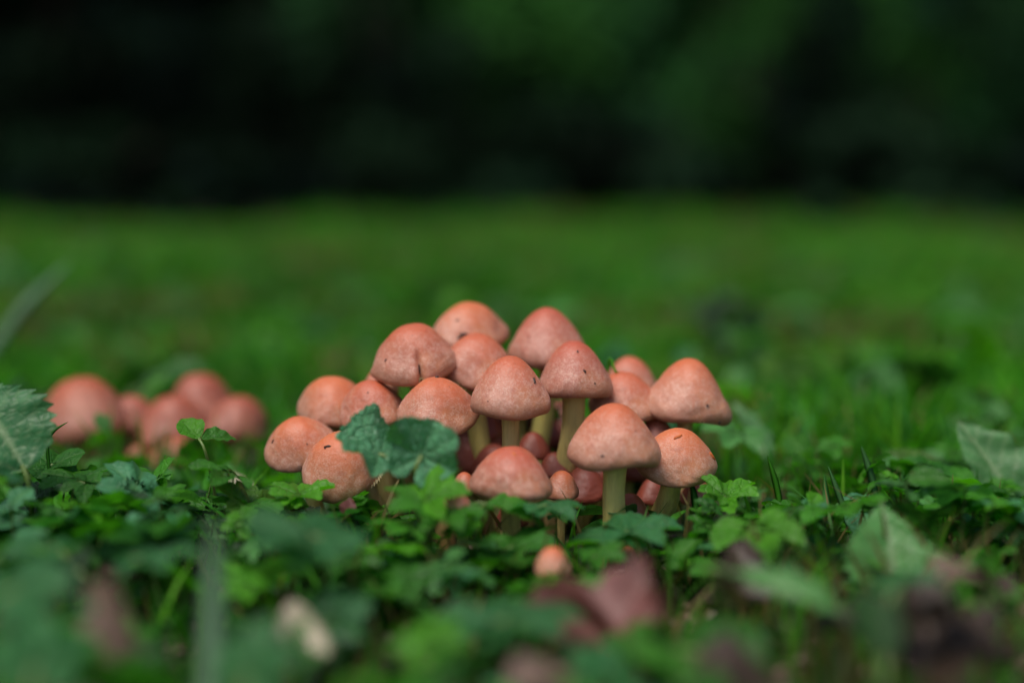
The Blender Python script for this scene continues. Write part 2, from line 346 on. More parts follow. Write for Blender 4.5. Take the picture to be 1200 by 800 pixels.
for i, (cx, tp, bt, wd, d, lb) in enumerate([
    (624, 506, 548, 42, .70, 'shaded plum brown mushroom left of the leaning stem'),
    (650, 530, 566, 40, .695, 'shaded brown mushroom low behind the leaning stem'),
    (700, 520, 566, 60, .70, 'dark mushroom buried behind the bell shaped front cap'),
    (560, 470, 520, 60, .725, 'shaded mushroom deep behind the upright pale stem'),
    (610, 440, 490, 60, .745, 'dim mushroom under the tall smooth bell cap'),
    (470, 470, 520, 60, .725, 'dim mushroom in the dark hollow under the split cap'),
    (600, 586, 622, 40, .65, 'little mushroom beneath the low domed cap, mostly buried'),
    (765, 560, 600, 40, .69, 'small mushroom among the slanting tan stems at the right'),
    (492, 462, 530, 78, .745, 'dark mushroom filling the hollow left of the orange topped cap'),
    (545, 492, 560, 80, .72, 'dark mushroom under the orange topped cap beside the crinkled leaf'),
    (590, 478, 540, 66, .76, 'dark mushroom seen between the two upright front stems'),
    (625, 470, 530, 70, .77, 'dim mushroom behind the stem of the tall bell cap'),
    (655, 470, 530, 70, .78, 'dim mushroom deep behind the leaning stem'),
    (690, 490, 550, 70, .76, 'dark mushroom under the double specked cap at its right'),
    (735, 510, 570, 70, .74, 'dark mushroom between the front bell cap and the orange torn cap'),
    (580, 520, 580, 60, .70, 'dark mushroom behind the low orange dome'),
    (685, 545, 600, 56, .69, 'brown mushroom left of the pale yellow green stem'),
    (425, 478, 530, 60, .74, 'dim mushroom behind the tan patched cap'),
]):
    mushroom(lb, cx, tp, bt, wd, d, root=(cx * .6 + 250, .70), seed=40 + i, shade_wine=1.15)  # shade inside the cluster painted in as a dark cap colour
G2 = 'blurred mushrooms in the group behind on the left'
for i, (cx, tp, bt, wd, d, lb, rt) in enumerate([
    (96, 443, 524, 108, .86, 'largest blurred mushroom at the far left, broad and domed', (105, .86)),
    (152, 464, 528, 62, .875, 'narrow blurred mushroom leaning against the broad domed one', (140, .87)),
    (236, 438, 510, 84, .90, 'tallest blurred mushroom of the rear group', (220, .89)),
    (204, 463, 528, 88, .875, 'sloping blurred mushroom in the middle of the rear group', (205, .87)),
    (278, 464, 526, 76, .87, 'blurred mushroom at the right end of the rear group', (255, .87)),
    (204, 512, 572, 62, .84, 'low blurred mushroom under the rear group', (205, .84)),
    (163, 522, 556, 34, .85, 'smallest blurred mushroom between the low one and the broad one', (165, .85)),
    (110, 536, 566, 40, .90, 'dim blurred mushroom in the shade of the broad domed one', (112, .88))]):
    mushroom(lb, cx, tp, bt, wd, d, root=rt, seed=60 + i, group=G2, cone=-.16, seg=64, warp=1.7, shade_wine=.6)

bpy.context.view_layer.update()
TREES = [BVHTree.FromPolygons([tuple(v) for v in w_], [tuple(p.vertices) for p in m_.polygons]) for (_, _, w_, m_) in CAPS]
def cap_hit(px, py):
    o = Vector((0, 0, CAMZ)); dr = ray(px, py).normalized(); best = None
    for k, t in enumerate(TREES):
        h = t.ray_cast(o, dr)
        if h[0] is not None and (best is None or h[3] < best[3]): best = (h[0], h[1], k, h[3])
    return best
def speck(px, py, wpx, hpx, ang=0, m=M_SPECK, name='dirt_speck', seed=0, lift=.0002, thick=.35):
    h = cap_hit(px, py)
    if not h: return
    pos, nrm, k, dist = h; cap, Mw, _, _ = CAPS[k]
    if nrm.dot(ray(px, py)) > 0: nrm = -nrm
    s = dist / F; rs = np.random.RandomState(seed + int(px))
    n = 14; a = np.linspace(0, 2 * math.pi, n, endpoint=False); rr = 1 + rs.uniform(-.35, .35, n)
    ring = np.stack([np.cos(a) * rr * wpx / 2 * s, np.sin(a) * rr * hpx / 2 * s], -1)
    c, sn = math.cos(R(ang)), math.sin(R(ang)); ring = ring @ np.array([[c, sn], [-sn, c]])
    zt = min(wpx, hpx) * s * thick
    V = np.concatenate([np.c_[ring, np.full(n, -.0012)], np.c_[ring * .75, np.full(n, zt * .8)], [[0, 0, zt]]])
    Fq = grid_faces(2, n, True); Ft = np.array([[n + i, n + (i + 1) % n, 2 * n] for i in range(n)])
    q = nrm.to_track_quat('Z', 'Y').to_matrix()
    # keep 'up' of the mark roughly up in the world
    zax = nrm; xax = CU.cross(zax).normalized(); yax = zax.cross(xax)
    q = Matrix((xax, yax, zax)).transposed()
    W = Matrix.Translation(pos + nrm * lift) @ q.to_4x4(); L = Mw.inverted() @ W
    o = ob(name, mesh_np(name, V, [Fq, Ft], m), cap); o.matrix_local = L
for a in [(543, 392, 10, 6, 15), (538, 396, 5, 4, 0), (536, 375, 7, 1.6, 25), (491, 434, 2.5, 13, 4), (512, 442, 6, 4, 0), (626, 446, 3.2, 9, -15), (677, 412, 2.4, 4, 0), (685, 435, 3, 5, 20), (697, 449, 2, 2.4, 0),
          (384, 523, 9, 3, 10), (381, 525, 3, 2, 0), (320, 517, 2, 6, -30), (829, 475, 4, 3, 0), (843, 495, 4, 3, 0), (452, 422, 2, 4, -30), (431, 460, 2, 2, 0), (408, 500, 4, 3, 0),
          (538, 588, 1.8, 1.8, 0), (543, 592, 1.6, 1.6, 0), (706, 534, 4, 3, 0), (653, 472, 5, 2.4, 0), (760, 500, 2, 2, 0), (572, 470, 1.6, 1.6, 0), (620, 395, 1.5, 1.8, 0), (745, 505, 1.6, 1.6, 0), (360, 520, 2, 1.5, 20)]:
    speck(*a)
speck(794, 512, 12, 3.6, 28, M_SCAR, 'torn_skin'); speck(834, 534, 4, 13, 28, M_SCAR, 'torn_skin')
speck(603, 532, 3.5, 9, 8, M_SCAR, 'torn_skin', thick=.1)

# ------------------------------------------------------------------ leaves
def leaf_shape(kind, nseg, nring, seed):
    """blade attached at the origin, tip along +Y, facing +Z, about 1 long; returns V, faces, vein"""
    rs = np.random.RandomState(seed)
    if kind in ('lance', 'nettle', 'oval', 'broad'):
        nt_ = max(6, nseg); nw = max(4, nring)
        t = np.linspace(0, 1, nt_); s = np.linspace(-1, 1, nw * 2 + 1)
        if kind == 'lance': wv = .20 * np.sin(np.pi * t ** 1.25) ** .7 * (1 + .25 * np.abs(((t * 6 + .3) % 1) - .5) * 2 * (t < .85)); L = 1
        elif kind == 'broad': wv = .60 * np.sin(np.pi * t ** .72) ** .6 * (1 + .05 * (1 - ((t * 9) % 1))); L = 1
        elif kind == 'oval': wv = .36 * np.sin(np.pi * t ** .85) ** .75; L = 1
        else: wv = .40 * np.sin(np.pi * t ** .72) ** .8 * (1 + .24 * (1 - ((t * 10) % 1))); L = 1
        wv = wv * (1 + .06 * np.sin(t * 7 + seed)) + .004
        T, Sg = np.meshgrid(t, s, indexing='ij'); W = np.broadcast_to(wv[:, None], T.shape)
        x = Sg * W; y = T * L + np.abs(Sg) * (-.05) * (kind == 'nettle')
        z = np.abs(Sg) * W * rs.uniform(.15, .45) - rs.uniform(.12, .3) * T ** 2 + .02 * np.sin(T * 23 + Sg * 3) * np.abs(Sg) + .015 * np.sin(T * 9 + seed) * np.sign(Sg)
        x = x + rs.uniform(-.12, .12) * T ** 2
        vein = np.exp(-(np.abs(Sg) * W / .010) ** 2)
        if nring > 3: vein = np.maximum(vein, .6 * np.exp(-(np.abs(((T * 8 - np.abs(Sg) * W * 9) % 1) - .5) / .09) ** 2) * (np.abs(Sg) > .08))
        return np.stack([x, y, z], -1).reshape(-1, 3), grid_faces(nt_, 2 * nw + 1, False), vein.ravel()
    gap = {'lobed': .30, 'crinkle': .16, 'trefoil': .9, 'round': .2}[kind]
    th = np.linspace(-math.pi + gap, math.pi - gap, nseg)
    if kind == 'lobed': ang = np.radians([0, 56, -56, 118, -118]); ln = [1, .92, .92, .72, .72]; wd = .60; dep = .50; nt2 = 30; ta = .10
    elif kind == 'crinkle': ang = np.radians([0, 46, -46, 92, -92, 138, -138]); ln = [1, .97, .96, .92, .93, .86, .84]; wd = .46; dep = .15; nt2 = 42; ta = .055
    elif kind == 'trefoil': ang = np.radians([0, 85, -85]); ln = [1, .95, .95]; wd = .66; dep = .75; nt2 = 12; ta = .09
    else: ang = np.radians([0, 60, -60, 120, -120]); ln = [1, 1, 1, .95, .95]; wd = .7; dep = .08; nt2 = 20; ta = .03
    ln = np.array(ln) * (1 + rs.uniform(-.08, .08, len(ln))); ang = ang + rs.uniform(-.07, .07, len(ang))
    dd = np.abs(th[:, None] - ang[None]); f = ln[None] * (1 - dep * (dd / wd) ** 2.0); r = np.maximum(f.max(1), .22)
    near = dd.min(1); lobe_i = dd.argmin(1)
    tooth = (th * nt2 / (2 * math.pi)) % 1; r = r * (1 + ta * (np.abs(tooth - .5) * 2) * -1 + ta * .5) if kind != 'crinkle' else r * (1 + ta * np.abs(np.sin(th * nt2 / 2)) - ta * .5)
    r = r * (1 + .03 * np.sin(th * 5 + seed))
    q = np.linspace(0, 1, nring + 1)[1:] ** .9
    Q, TH = np.meshgrid(q, th, indexing='ij'); RR = Q * r[None]
    x = np.sin(TH) * RR; y = np.cos(TH) * RR
    nr = np.broadcast_to(near[None], TH.shape)
    crease = rs.uniform(.12, .28); z = crease * RR * np.minimum(nr / .4, 1) - rs.uniform(.05, .28) * RR ** 2 + .05 * RR * np.sin(TH * 2 + seed) + .03 * RR * np.sin(TH * 7 + seed * 2)
    if kind == 'crinkle':
        z = .50 * np.abs(x - .05) * np.clip(y * 3, 0, 1) + .20 * RR * np.minimum(nr / .38, 1) + 0.03 * np.sin(RR * 26 + 3 * TH) * Q * (.4 + nr) + .12 * RR ** 2
    vein = np.exp(-(nr * RR / .013) ** 2) * np.clip(RR * 5, 0, 1)
    if nring > 5:   # side veins branching off each lobe's midrib
        u = RR * np.cos(nr); v_ = RR * np.sin(nr)
        vein = np.maximum(vein, .7 * np.exp(-((np.abs(((u * 5.5 - v_ * 5.0) % 1) - .5)) / .08) ** 2) * (v_ > .02))
    V = np.stack([x, y, z], -1).reshape(-1, 3); V = np.concatenate([[[0, 0, 0]], V]); vein = np.concatenate([[1.], vein.ravel()])
    Fq = grid_faces(nring, nseg, False) + 1
    Ft = np.array([[0, 1 + i, 2 + i] for i in range(nseg - 1)])
    return V, [Fq, Ft], vein

def orient(yaw, pitch, roll):
    """yaw: heading of the tip seen from above (0 = away from the camera, 90 = to the right); pitch: tip up; roll about the midrib"""
    return Matrix.Rotation(R(-yaw), 3, 'Z') @ Matrix.Rotation(R(pitch), 3, 'X') @ Matrix.Rotation(R(roll), 3, 'Y')
def orient_v(tip, nrm):
    y = Vector(tip).normalized(); z = Vector(nrm); z = (z - y * z.dot(y)).normalized(); return Matrix((y.cross(z), y, z)).transposed()
GREENS = {'fresh': (.045, .20, .012), 'bright': (.075, .28, .010), 'mid': (.032, .15, .014), 'blue': (.036, .16, .050), 'pale': (.075, .24, .055), 'dark': (.013, .06, .012), 'deep': (.075, .25, .115), 'olive': (.06, .16, .010), 'grey': (.075, .20, .065), 'ash': (.17, .29, .18)}
NLEAF = [0]
def plant(name, label, cat, leaves, root=None, group=None, stalk_r=.0006, kindmat=None, stalk_mat=None):
    """leaves: (px, py, dist, size in px, yaw, pitch, roll, kind, green)"""
    px, py, d = leaves[0][:3]; a0 = P(px, py, d)
    if root is None: bx, by = a0.x + random.uniform(-.008, .008), a0.y + random.uniform(.0, .012)
    else: q_ = P(root[0], 400, root[1]); bx, by = q_.x, q_.y
    base = Vector((bx, by, float(gz(bx, by)) - .002)); e = empty(name, base); tag(e, label, cat, group)
    L0 = a0 - base
    for (px, py, d, size, yaw, pitch, roll, kind, green) in leaves:
        NLEAF[0] += 1; sd_ = NLEAF[0] * 7
        big = size > 70; crk = kind == 'crinkle'
        ns, nr = (200, 34) if crk else ((110, 12) if size > 30 else (61, 6))
        if kind in ('lance', 'nettle', 'oval', 'broad'): ns, nr = (90, 8)
        V, Fc, vein = leaf_shape(kind, ns, nr, sd_)
        s = size * d / F; V = V * s
        col = np.array(GREENS[green]) * random.uniform(.85, 1.15)
        m = (M_BROAD if isinstance(yaw, tuple) and not crk else None) or kindmat or (M_CRINKLE if crk else (M_BROAD if kind in ('lance', 'nettle') else M_LEAF))
        rot = orient_v(*yaw) if isinstance(yaw, tuple) else orient(yaw, pitch, roll); loc = P(px, py, d) - base
        ob('leaf', mesh_np('leaf', V, Fc, m, {'vein': vein, 'tint': np.tile(col, (len(V), 1))}), e, loc, rot)
        dirn = rot @ Vector((0, -1, 0)); L = Vector(loc)
        if leaves[0][:3] != (px, py, d) and (L - L0).length < .009:
            ctrl = [np.array(L0), np.array((L + L0) / 2) - np.array([0, 0, .0004]), np.array(L)]
        else: ctrl = [np.zeros(3), np.array([L.x * .15, L.y * .15, L.z * .45]), np.array(L + dirn * min(.006, s * .4)) - np.array([0, 0, .003]), np.array(L)]
        SV, SF = tube_np(catmull(ctrl, 14), np.linspace(stalk_r * 1.4, stalk_r, 14), 8)
        ob('stalk', mesh_np('stalk', SV, SF, stalk_mat or M_STALK), e)
    return e
random.seed(5)
# the two crinkled leaves lying against the caps
plant('crinkled_plant', 'dark green plant with two crinkled scalloped leaves resting against the front left caps', 'plant',
      [(494, 534, .600, 47, ((.35, .3, .75), (.05, -.85, .52)), 0, 0, 'crinkle', 'deep'), (444, 532, .612, 52, ((-.95, .05, .22), (.1, -.5, .85)), 0, 0, 'crinkle', 'deep')], root=(500, .62), stalk_r=.0009)
# focus-plane plants
GP = 'lobed leaf plants growing round the mushrooms'
HP = [
 ('bluish green lobed leaf held flat just below the low domed mushroom', [(640, 592, .60, 48, 80, 4, 0, 'lobed', 'blue'), (636, 592, .602, 40, -95, 8, 5, 'lobed', 'blue')]),
 ('wide flat bluish leaf pair crossing below the pale stem', [(735, 622, .60, 66, 88, 3, 4, 'lobed', 'blue'), (730, 624, .60, 66, -88, 4, -4, 'lobed', 'blue')]),
 ('bright green lobed leaf on a slanting stalk right under the orange torn cap', [(850, 583, .635, 46, 60, 28, 0, 'lobed', 'bright'), (848, 580, .635, 34, -50, 34, 0, 'lobed', 'bright')], (822, .64)),
 ('yellowish green leaf glowing below the right mushrooms', [(870, 626, .62, 52, 60, 3, 10, 'lobed', 'fresh'), (868, 626, .62, 44, -80, 2, 0, 'lobed', 'fresh')]),
 ('pale green leaf before the bud in front of the cluster', [(698, 652, .57, 38, 60, 22, 0, 'lobed', 'fresh'), (696, 652, .57, 26, -80, 20, 0, 'lobed', 'fresh')]),
 ('bright lobed leaf under the front left mushroom', [(350, 582, .63, 46, 80, 16, 0, 'lobed', 'bright'), (350, 580, .63, 42, -60, 20, 0, 'lobed', 'bright')]),
 ('dark green leaf beside the leftmost cap of the main cluster', [(295, 592, .63, 50, -20, 30, 20, 'lobed', 'olive'), (300, 590, .625, 44, 80, 12, 0, 'lobed', 'fresh')]),
 ('long dark green leaf sloping under the low domed mushroom', [(570, 590, .60, 74, 95, -12, 10, 'oval', 'fresh'), (560, 596, .60, 40, -60, 10, 0, 'lobed', 'mid')]),
 ('green plant with upright leaflets in front of the crinkled leaf', [(500, 590, .585, 56, -70, 24, 0, 'lobed', 'fresh'), (500, 586, .585, 60, 40, 34, 0, 'lobed', 'bright'), (520, 606, .58, 50, 100, 16, 0, 'lobed', 'fresh'), (478, 616, .58, 44, -100, 18, 0, 'lobed', 'fresh')]),
 ('small three lobed leaf standing before the low blurred mushroom', [(150, 550, .655, 26, 85, -2, 0, 'trefoil', 'fresh'), (148, 550, .655, 24, -70, 14, 0, 'trefoil', 'fresh')]),
 ('tall seedling with two leaflets on a curved stalk before the blurred mushrooms', [(233, 514, .66, 44, -48, 32, -20, 'oval', 'bright'), (236, 514, .66, 44, 62, -2, 20, 'oval', 'fresh')], (252, .665)),
 ('serrated leaf plant at the left, leaf tops catching the light', [(90, 562, .64, 46, -80, 12, 0, 'lobed', 'fresh'), (92, 560, .64, 44, 70, 10, 0, 'lobed', 'mid'), (100, 566, .63, 40, 110, -8, 10, 'lobed', 'mid')]),
 ('serrated pair of leaves hanging over the stalks at the left', [(152, 586, .625, 46, 110, -20, 10, 'lobed', 'fresh'), (150, 584, .625, 44, -60, 4, 0, 'lobed', 'fresh')]),
 ('rounded dark leaf tucked between the left leaves', [(62, 544, .66, 40, 60, 22, 0, 'round', 'mid'), (60, 545, .66, 36, -60, 30, 0, 'round', 'mid')]),
 ('crinkled dark leaf low at the left edge', [(40, 606, .63, 42, 60, 34, 0, 'crinkle', 'dark')]),
 ('fresh leaf in the gap between the pale stem and slanting stems', [(760, 650, .62, 34, 60, 40, 0, 'crinkle', 'dark'), (815, 640, .61, 40, 80, 6, 0, 'lobed', 'blue')]),
 ('bluish leaf with wrinkled face right of the brown curled leaf', [(960, 672, .60, 46, 30, 42, 0, 'crinkle', 'blue'), (930, 640, .61, 46, -50, 30, 0, 'lobed', 'blue')]),
 ('olive scalloped leaf standing up at the right', [(1066, 572, .74, 56, 20, 58, 0, 'round', 'olive')]),
 ('round leaf facing up below the green plant at the centre', [(430, 690, .55, 52, 70, 22, 0, 'round', 'mid'), (470, 680, .55, 36, 30, 34, 0, 'round', 'mid')]),
 ('oval green leaf between the low domed mushroom and the green plant', [(540, 632, .585, 48, 20, 40, 10, 'oval', 'bright'), (560, 640, .58, 46, 80, 22, 0, 'oval', 'fresh')]),
 ('deep green leaf hanging in the shade in front of the domed mushroom', [(600, 640, .59, 60, 60, 22, 0, 'lobed', 'mid'), (590, 650, .59, 50, -90, 22, 0, 'lobed', 'mid')]),
 ('jagged bluish leaf low at the centre', [(560, 668, .60, 40, 120, -12, 0, 'lobed', 'blue'), (520, 650, .60, 36, 60, 12, 0, 'lobed', 'blue')]),
 ('small leaf pair low between the white petal and the green plant', [(395, 716, .53, 52, -60, 20, 0, 'lobed', 'fresh'), (400, 718, .53, 50, 70, 14, 0, 'lobed', 'mid')]),
 ('leaf cluster sprouting at the lower centre', [(540, 750, .53, 38, 20, 24, 0, 'lobed', 'fresh'), (500, 765, .52, 36, -70, 24, 0, 'lobed', 'fresh'), (580, 770, .52, 38, 80, 20, 0, 'lobed', 'mid')]),
 ('fresh green leaves at the middle right before the olive leaf', [(1000, 590, .72, 50, 60, 24, 0, 'lobed', 'fresh'), (960, 585, .74, 50, -60, 24, 0, 'lobed', 'fresh')]),
 ('low leaves behind the brown curled leaf tip', [(845, 668, .58, 48, -60, 18, 0, 'lobed', 'fresh'), (860, 672, .58, 44, 70, 14, 0, 'lobed', 'mid')]),
]
for it in HP:
    plant('ground_plant', it[0], 'plant', it[1], root=(it[2] if len(it) > 2 else None), group=GP)
# broad leaves
GB = 'broad leaves rising from the lawn'
plant('broad_leaf_plant', 'large jagged leaf with a pale midrib cut by the left edge', 'plant', [(26, 545, .615, 135, ((-.5, .2, .85), (.1, -.7, .65)), 0, 0, 'nettle', 'blue')], group=GB, stalk_r=.001)
plant('dandelion_leaf_plant', 'long grey green leaf leaning up at the right edge', 'plant', [(1218, 642, .72, 170, ((-.42, .12, .9), (0, -.75, .65)), 0, 0, 'lance', 'grey')], group=GB, stalk_r=.001)
plant('broad_leaf_plant', 'wide pale leaf with a white midrib at the lower right', 'plant', [(1046, 705, .56, 122, ((.10, .35, .95), (0, -.7, .6)), 0, 0, 'nettle', 'pale')], group=GB, stalk_r=.0012)
plant('broad_leaf_plant', 'pale blurred leaf below the rim of the right end mushroom', 'plant', [(900, 545, .80, 90, -20, 55, 20, 'lance', 'grey')], group=GB)
GF = 'out of focus leaves close to the camera'
FG = [
 ('large blue green blurred leaf lying flat before the front left cap', [(365, 628, .50, 78, -80, 12, 0, 'round', 'blue'), (370, 630, .50, 66, 60, 4, 0, 'round', 'blue')]),
 ('blue green blurred leaf spreading across the left foreground', [(165, 655, .49, 62, 80, 6, 0, 'lobed', 'blue'), (60, 640, .52, 58, -80, 10, 0, 'lobed', 'blue')]),
 ('big green blurred leaf filling the lower left corner', [(40, 785, .40, 84, -20, 46, 0, 'lobed', 'blue'), (20, 690, .43, 60, 40, 30, 0, 'round', 'blue')]),
 ('green blurred leaf right of the vertical pale blade', [(290, 790, .41, 74, 30, 56, 0, 'lobed', 'blue')]),
 ('broad blue green blurred leaf at the lower middle', [(595, 726, .47, 90, 80, 10, 0, 'lobed', 'blue'), (585, 730, .47, 76, -80, 10, 0, 'lobed', 'blue')]),
 ('blurred light green leaf pointing down right of the plum leaf', [(850, 668, .48, 140, 125, -6, 8, 'lance', 'pale')]),
 ('blurred green leaf at the bottom right of the plum leaf', [(820, 765, .45, 76, 50, 22, 0, 'round', 'mid'), (790, 760, .45, 60, -60, 22, 0, 'round', 'fresh')]),
 ('dark green blurred leaf hiding the base of the wide pale leaf', [(1035, 770, .42, 90, -5, 60, 0, 'oval', 'dark'), (1060, 690, .46, 60, 70, 14, 0, 'lobed', 'blue')]),
 ('blurred leaf along the bottom right edge', [(900, 835, .38, 70, 70, 10, 0, 'lobed', 'mid')]),
 ('green blurred leaf at the right edge of the foreground', [(1170, 690, .55, 70, -60, 20, 0, 'lobed', 'fresh'), (1140, 700, .54, 60, 60, 20, 0, 'lobed', 'fresh')]),
]
for lb, lv in FG: plant('foreground_plant', lb, 'plant', lv, group=GF, stalk_r=.001)

# ------------------------------------------------------------------ single grass blades
def blade(label, pts, wpx, d, green, group='single grass blades standing out from the lawn'):
    """pts: pixel path from the ground up"""
    p = [P(x, y, dd) for x, y, dd in pts]; b0 = p[0]; g = float(gz(b0.x, b0.y))
    base = Vector((b0.x, b0.y, g - .002)); ctrl = [np.zeros(3)] + [np.array(q - base) for q in p[(0 if b0.z > g + .006 else 1):]]
    n = 24; path = catmull(ctrl, n); t = np.linspace(0, 1, n); wv = wpx / 2 * d / F * np.clip((1 - t) * 3.2, 0, 1) ** .7 * (.7 + .3 * np.sin(np.pi * t))
    tan = np.gradient(path, axis=0); tan /= np.linalg.norm(tan, axis=1, keepdims=True); side = np.cross(tan, [0.2, 1, .1]); side /= np.linalg.norm(side, axis=1, keepdims=True); nm = np.cross(side, tan)
    th = .00012
    cols = [path + side * wv[:, None] * s + nm * (abs(s) * wv * .35 + o)[:, None] for s, o in ((-1, 0), (0, th), (1, 0), (0, -th))]
    V = np.stack(cols, 1).reshape(-1, 3); col = np.array(GREENS[green])
    o = ob('grass_blade', mesh_np('grass_blade', V, grid_faces(n, 4, True), M_GRASS, {'tint': np.tile(col, (len(V), 1))}), None, base)
    tag(o, label, 'grass blade', group)
blade('short green blade right of the right mushrooms', [(920, 650, .66), (912, 580, .66), (899, 533, .66)], 8, .66, 'fresh')
blade('light upright blade before the grey green pair', [(972, 660, .66), (970, 610, .66), (966, 556, .66)], 11, .66, 'pale')
blade('slanting blade crossing behind the light upright one', [(1010, 660, .655), (990, 600, .655), (970, 545, .655)], 8, .655, 'grey')
blade('stiff dark blade left of the olive leaf', [(1040, 640, .68), (1024, 570, .68), (1009, 522, .68)], 9, .68, 'grey')
blade('dark blade rising under the orange torn cap', [(818, 660, .65), (816, 600, .65), (808, 556, .655)], 9, .65, 'mid')
blade('thin blade lying across at the right', [(1210, 625, .64), (1160, 616, .63), (1110, 622, .62)], 6, .63, 'pale')
blade('curled thin shoot above the left leaves', [(60, 580, .65), (55, 522, .65), (62, 506, .65), (80, 494, .65)], 5, .65, 'mid')
blade('pale blurred vertical blade in the lower left foreground', [(240, 860, .41), (246, 740, .42), (250, 605, .43)], 44, .42, 'ash')
blade('grey arching blade at the left against the far lawn', [(-60, 500, 1.1), (-12, 415, 1.1), (30, 358, 1.1), (84, 306, 1.1)], 17, 1.1, 'ash')
blade('blurred blade leaning before the lower right grass', [(930, 780, .55), (945, 700, .55), (975, 640, .55)], 12, .55, 'fresh')
blade('thin bent stalk at the front centre', [(500, 780, .50), (520, 730, .50), (470, 700, .50)], 5, .5, 'pale')
blade('pale green blade left of the grass scrap mushroom, far behind', [(955, 600, .95), (958, 500, .95), (962, 430, .95)], 14, .95, 'pale')
h = cap_hit(722, 435)
blade('green grass scrap lying across the half hidden cap', [(712, 433, .712), (722, 436, .70), (731, 439, .71)], 3, .7, 'bright')
o_ = bpy.data.objects[-1] if False else None

# ------------------------------------------------------------------ dead leaves
def dead(label, px, py, d, size, yaw, pitch, roll, kind, m, curl=1.5, cat='dead leaf'):
    NLEAF[0] += 1; V, Fc, vein = leaf_shape(kind, 81 if kind not in ('lance', 'nettle', 'oval') else 50, 10 if kind not in ('lance', 'nettle', 'oval') else 6, NLEAF[0] * 3)
    V = V.copy(); V[:, 2] += curl * .5 * V[:, 0] ** 2 + .12 * np.sin(V[:, 1] * 6 + V[:, 0] * 4) + .04 * vnoise(V * 6, NLEAF[0]); V[:, 0] *= 1 - .25 * abs(curl) * V[:, 1] ** 2 * .4
    s = size * d / F; V = V * s; nrm = np.zeros_like(V); nrm[:, 2] = .0003; n = len(V)
    Fs = Fc if isinstance(Fc, list) else [Fc]
    V2 = np.concatenate([V, V - nrm]); F2 = [np.concatenate([f, f[:, ::-1] + n]) for f in Fs]
    o = ob('dead_leaf', mesh_np('dead_leaf', V2, F2, m), None, P(px, py, d), orient(yaw, pitch, roll)); tag(o, label, cat, 'fallen dead leaves'); return o
dead('curled plum coloured dead leaf standing at the lower middle right', 736, 768, .475, 130, 16, 62, -34, 'lobed', M_PLUM, 1.8)
dead('rusty brown dead leaf lying under the plum coloured one', 700, 770, .48, 90, 60, 8, 0, 'oval', M_DEADO, .8)
dead('dark brown curled dead leaf tip right of the orange torn cap', 866, 705, .53, 84, 14, 66, 20, 'nettle', M_DEADD, 1.8)
dead('big greyish pink dead leaf lying at the lower left', 75, 735, .43, 120, 118, -8, 35, 'nettle', M_DEAD, 3.)
dead('upright cream coloured dead leaf in the lower left foreground', 347, 776, .46, 76, -6, 74, 16, 'nettle', M_PALE, 2.2)
dead('rusty pitted dead leaf on the soil below the front left cap', 290, 690, .62, 52, 70, 8, 0, 'oval', M_DEADO, .7)
dead('dark dead leaf at the lower right corner', 1160, 740, .42, 120, -60, 14, 10, 'nettle', M_DEADD, 1.3)
dead('brown purple dead leaf at the right foreground', 1090, 700, .46, 100, 70, 20, -10, 'oval', M_DEAD, 1.3)
dead('dull dead leaf along the bottom edge right of centre', 800, 800, .41, 150, 84, 6, 0, 'oval', M_DEADD, 1.)
dead('greyish pink dead leaf at the bottom centre edge', 600, 822, .39, 90, 60, 30, 0, 'oval', M_DEAD, 1.)
dead('pale dead leaf at the foot of the blurred mushrooms', 262, 580, .75, 50, 60, 24, 0, 'oval', M_PALE, .8)
dead('crumpled pinkish dead leaf on the soil at the left', 110, 680, .55, 60, 60, 14, 0, 'oval', M_DEAD, 1.2)
dead('small plum dead leaf tip below the front left cap', 408, 606, .62, 26, 10, 66, 0, 'oval', M_PLUM, 1.2)
dead('crumpled dull dead leaf between front left cap and blurred leaf', 370, 605, .64, 34, -70, 24, 0, 'nettle', M_DEAD, 1.6)
dead('tan dead leaf on the lawn right behind the mushrooms', 880, 490, .98, 40, 60, 34, 0, 'round', M_DEADO, 1.)
dead('grey dead leaf on the lawn at the far right', 1040, 530, 1.0, 60, 10, 60, 0, 'oval', M_DEAD, 1.)
dead('large dark brown dead leaf filling the lower right corner', 1100, 775, .43, 120, 60, 10, 14, 'lobed', M_DEADD, 1.6)
dead('dark brown dead leaf under the lower right leaves', 955, 752, .46, 96, 80, 12, -14, 'nettle', M_DEADD, 1.8)
dead('dull brown dead leaf by the right frame edge', 1180, 700, .50, 70, -30, 24, 14, 'oval', M_DEADD, 2.)
dead('brown fallen leaf far back on the lawn left of the cluster', 300, 372, 2.1, 60, 40, 22, 0, 'lobed', M_DEAD, 1.2)
dead('pale fallen leaf on the lawn between the two mushroom groups', 330, 400, 1.7, 50, -60, 26, 0, 'oval', M_PALE, 1.2)
dead('dull brown fallen leaf on the lawn behind the top caps', 505, 366, 2.3, 60, 70, 20, 0, 'lobed', M_DEAD, 1.2)
dead('rusty fallen leaf far back on the lawn right of the cluster', 850, 384, 2.2, 64, 70, 14, 0, 'lobed', M_DEADO, 1.2)
dead('grey brown fallen leaf far back near the right frame edge', 1165, 420, 1.7, 56, 10, 40, 0, 'oval', M_DEAD, 1.2)
dead('brown dead leaf with a curled edge by the bud', 655, 700, .57, 40, 80, 10, 0, 'oval', M_DEADO, 1.4)

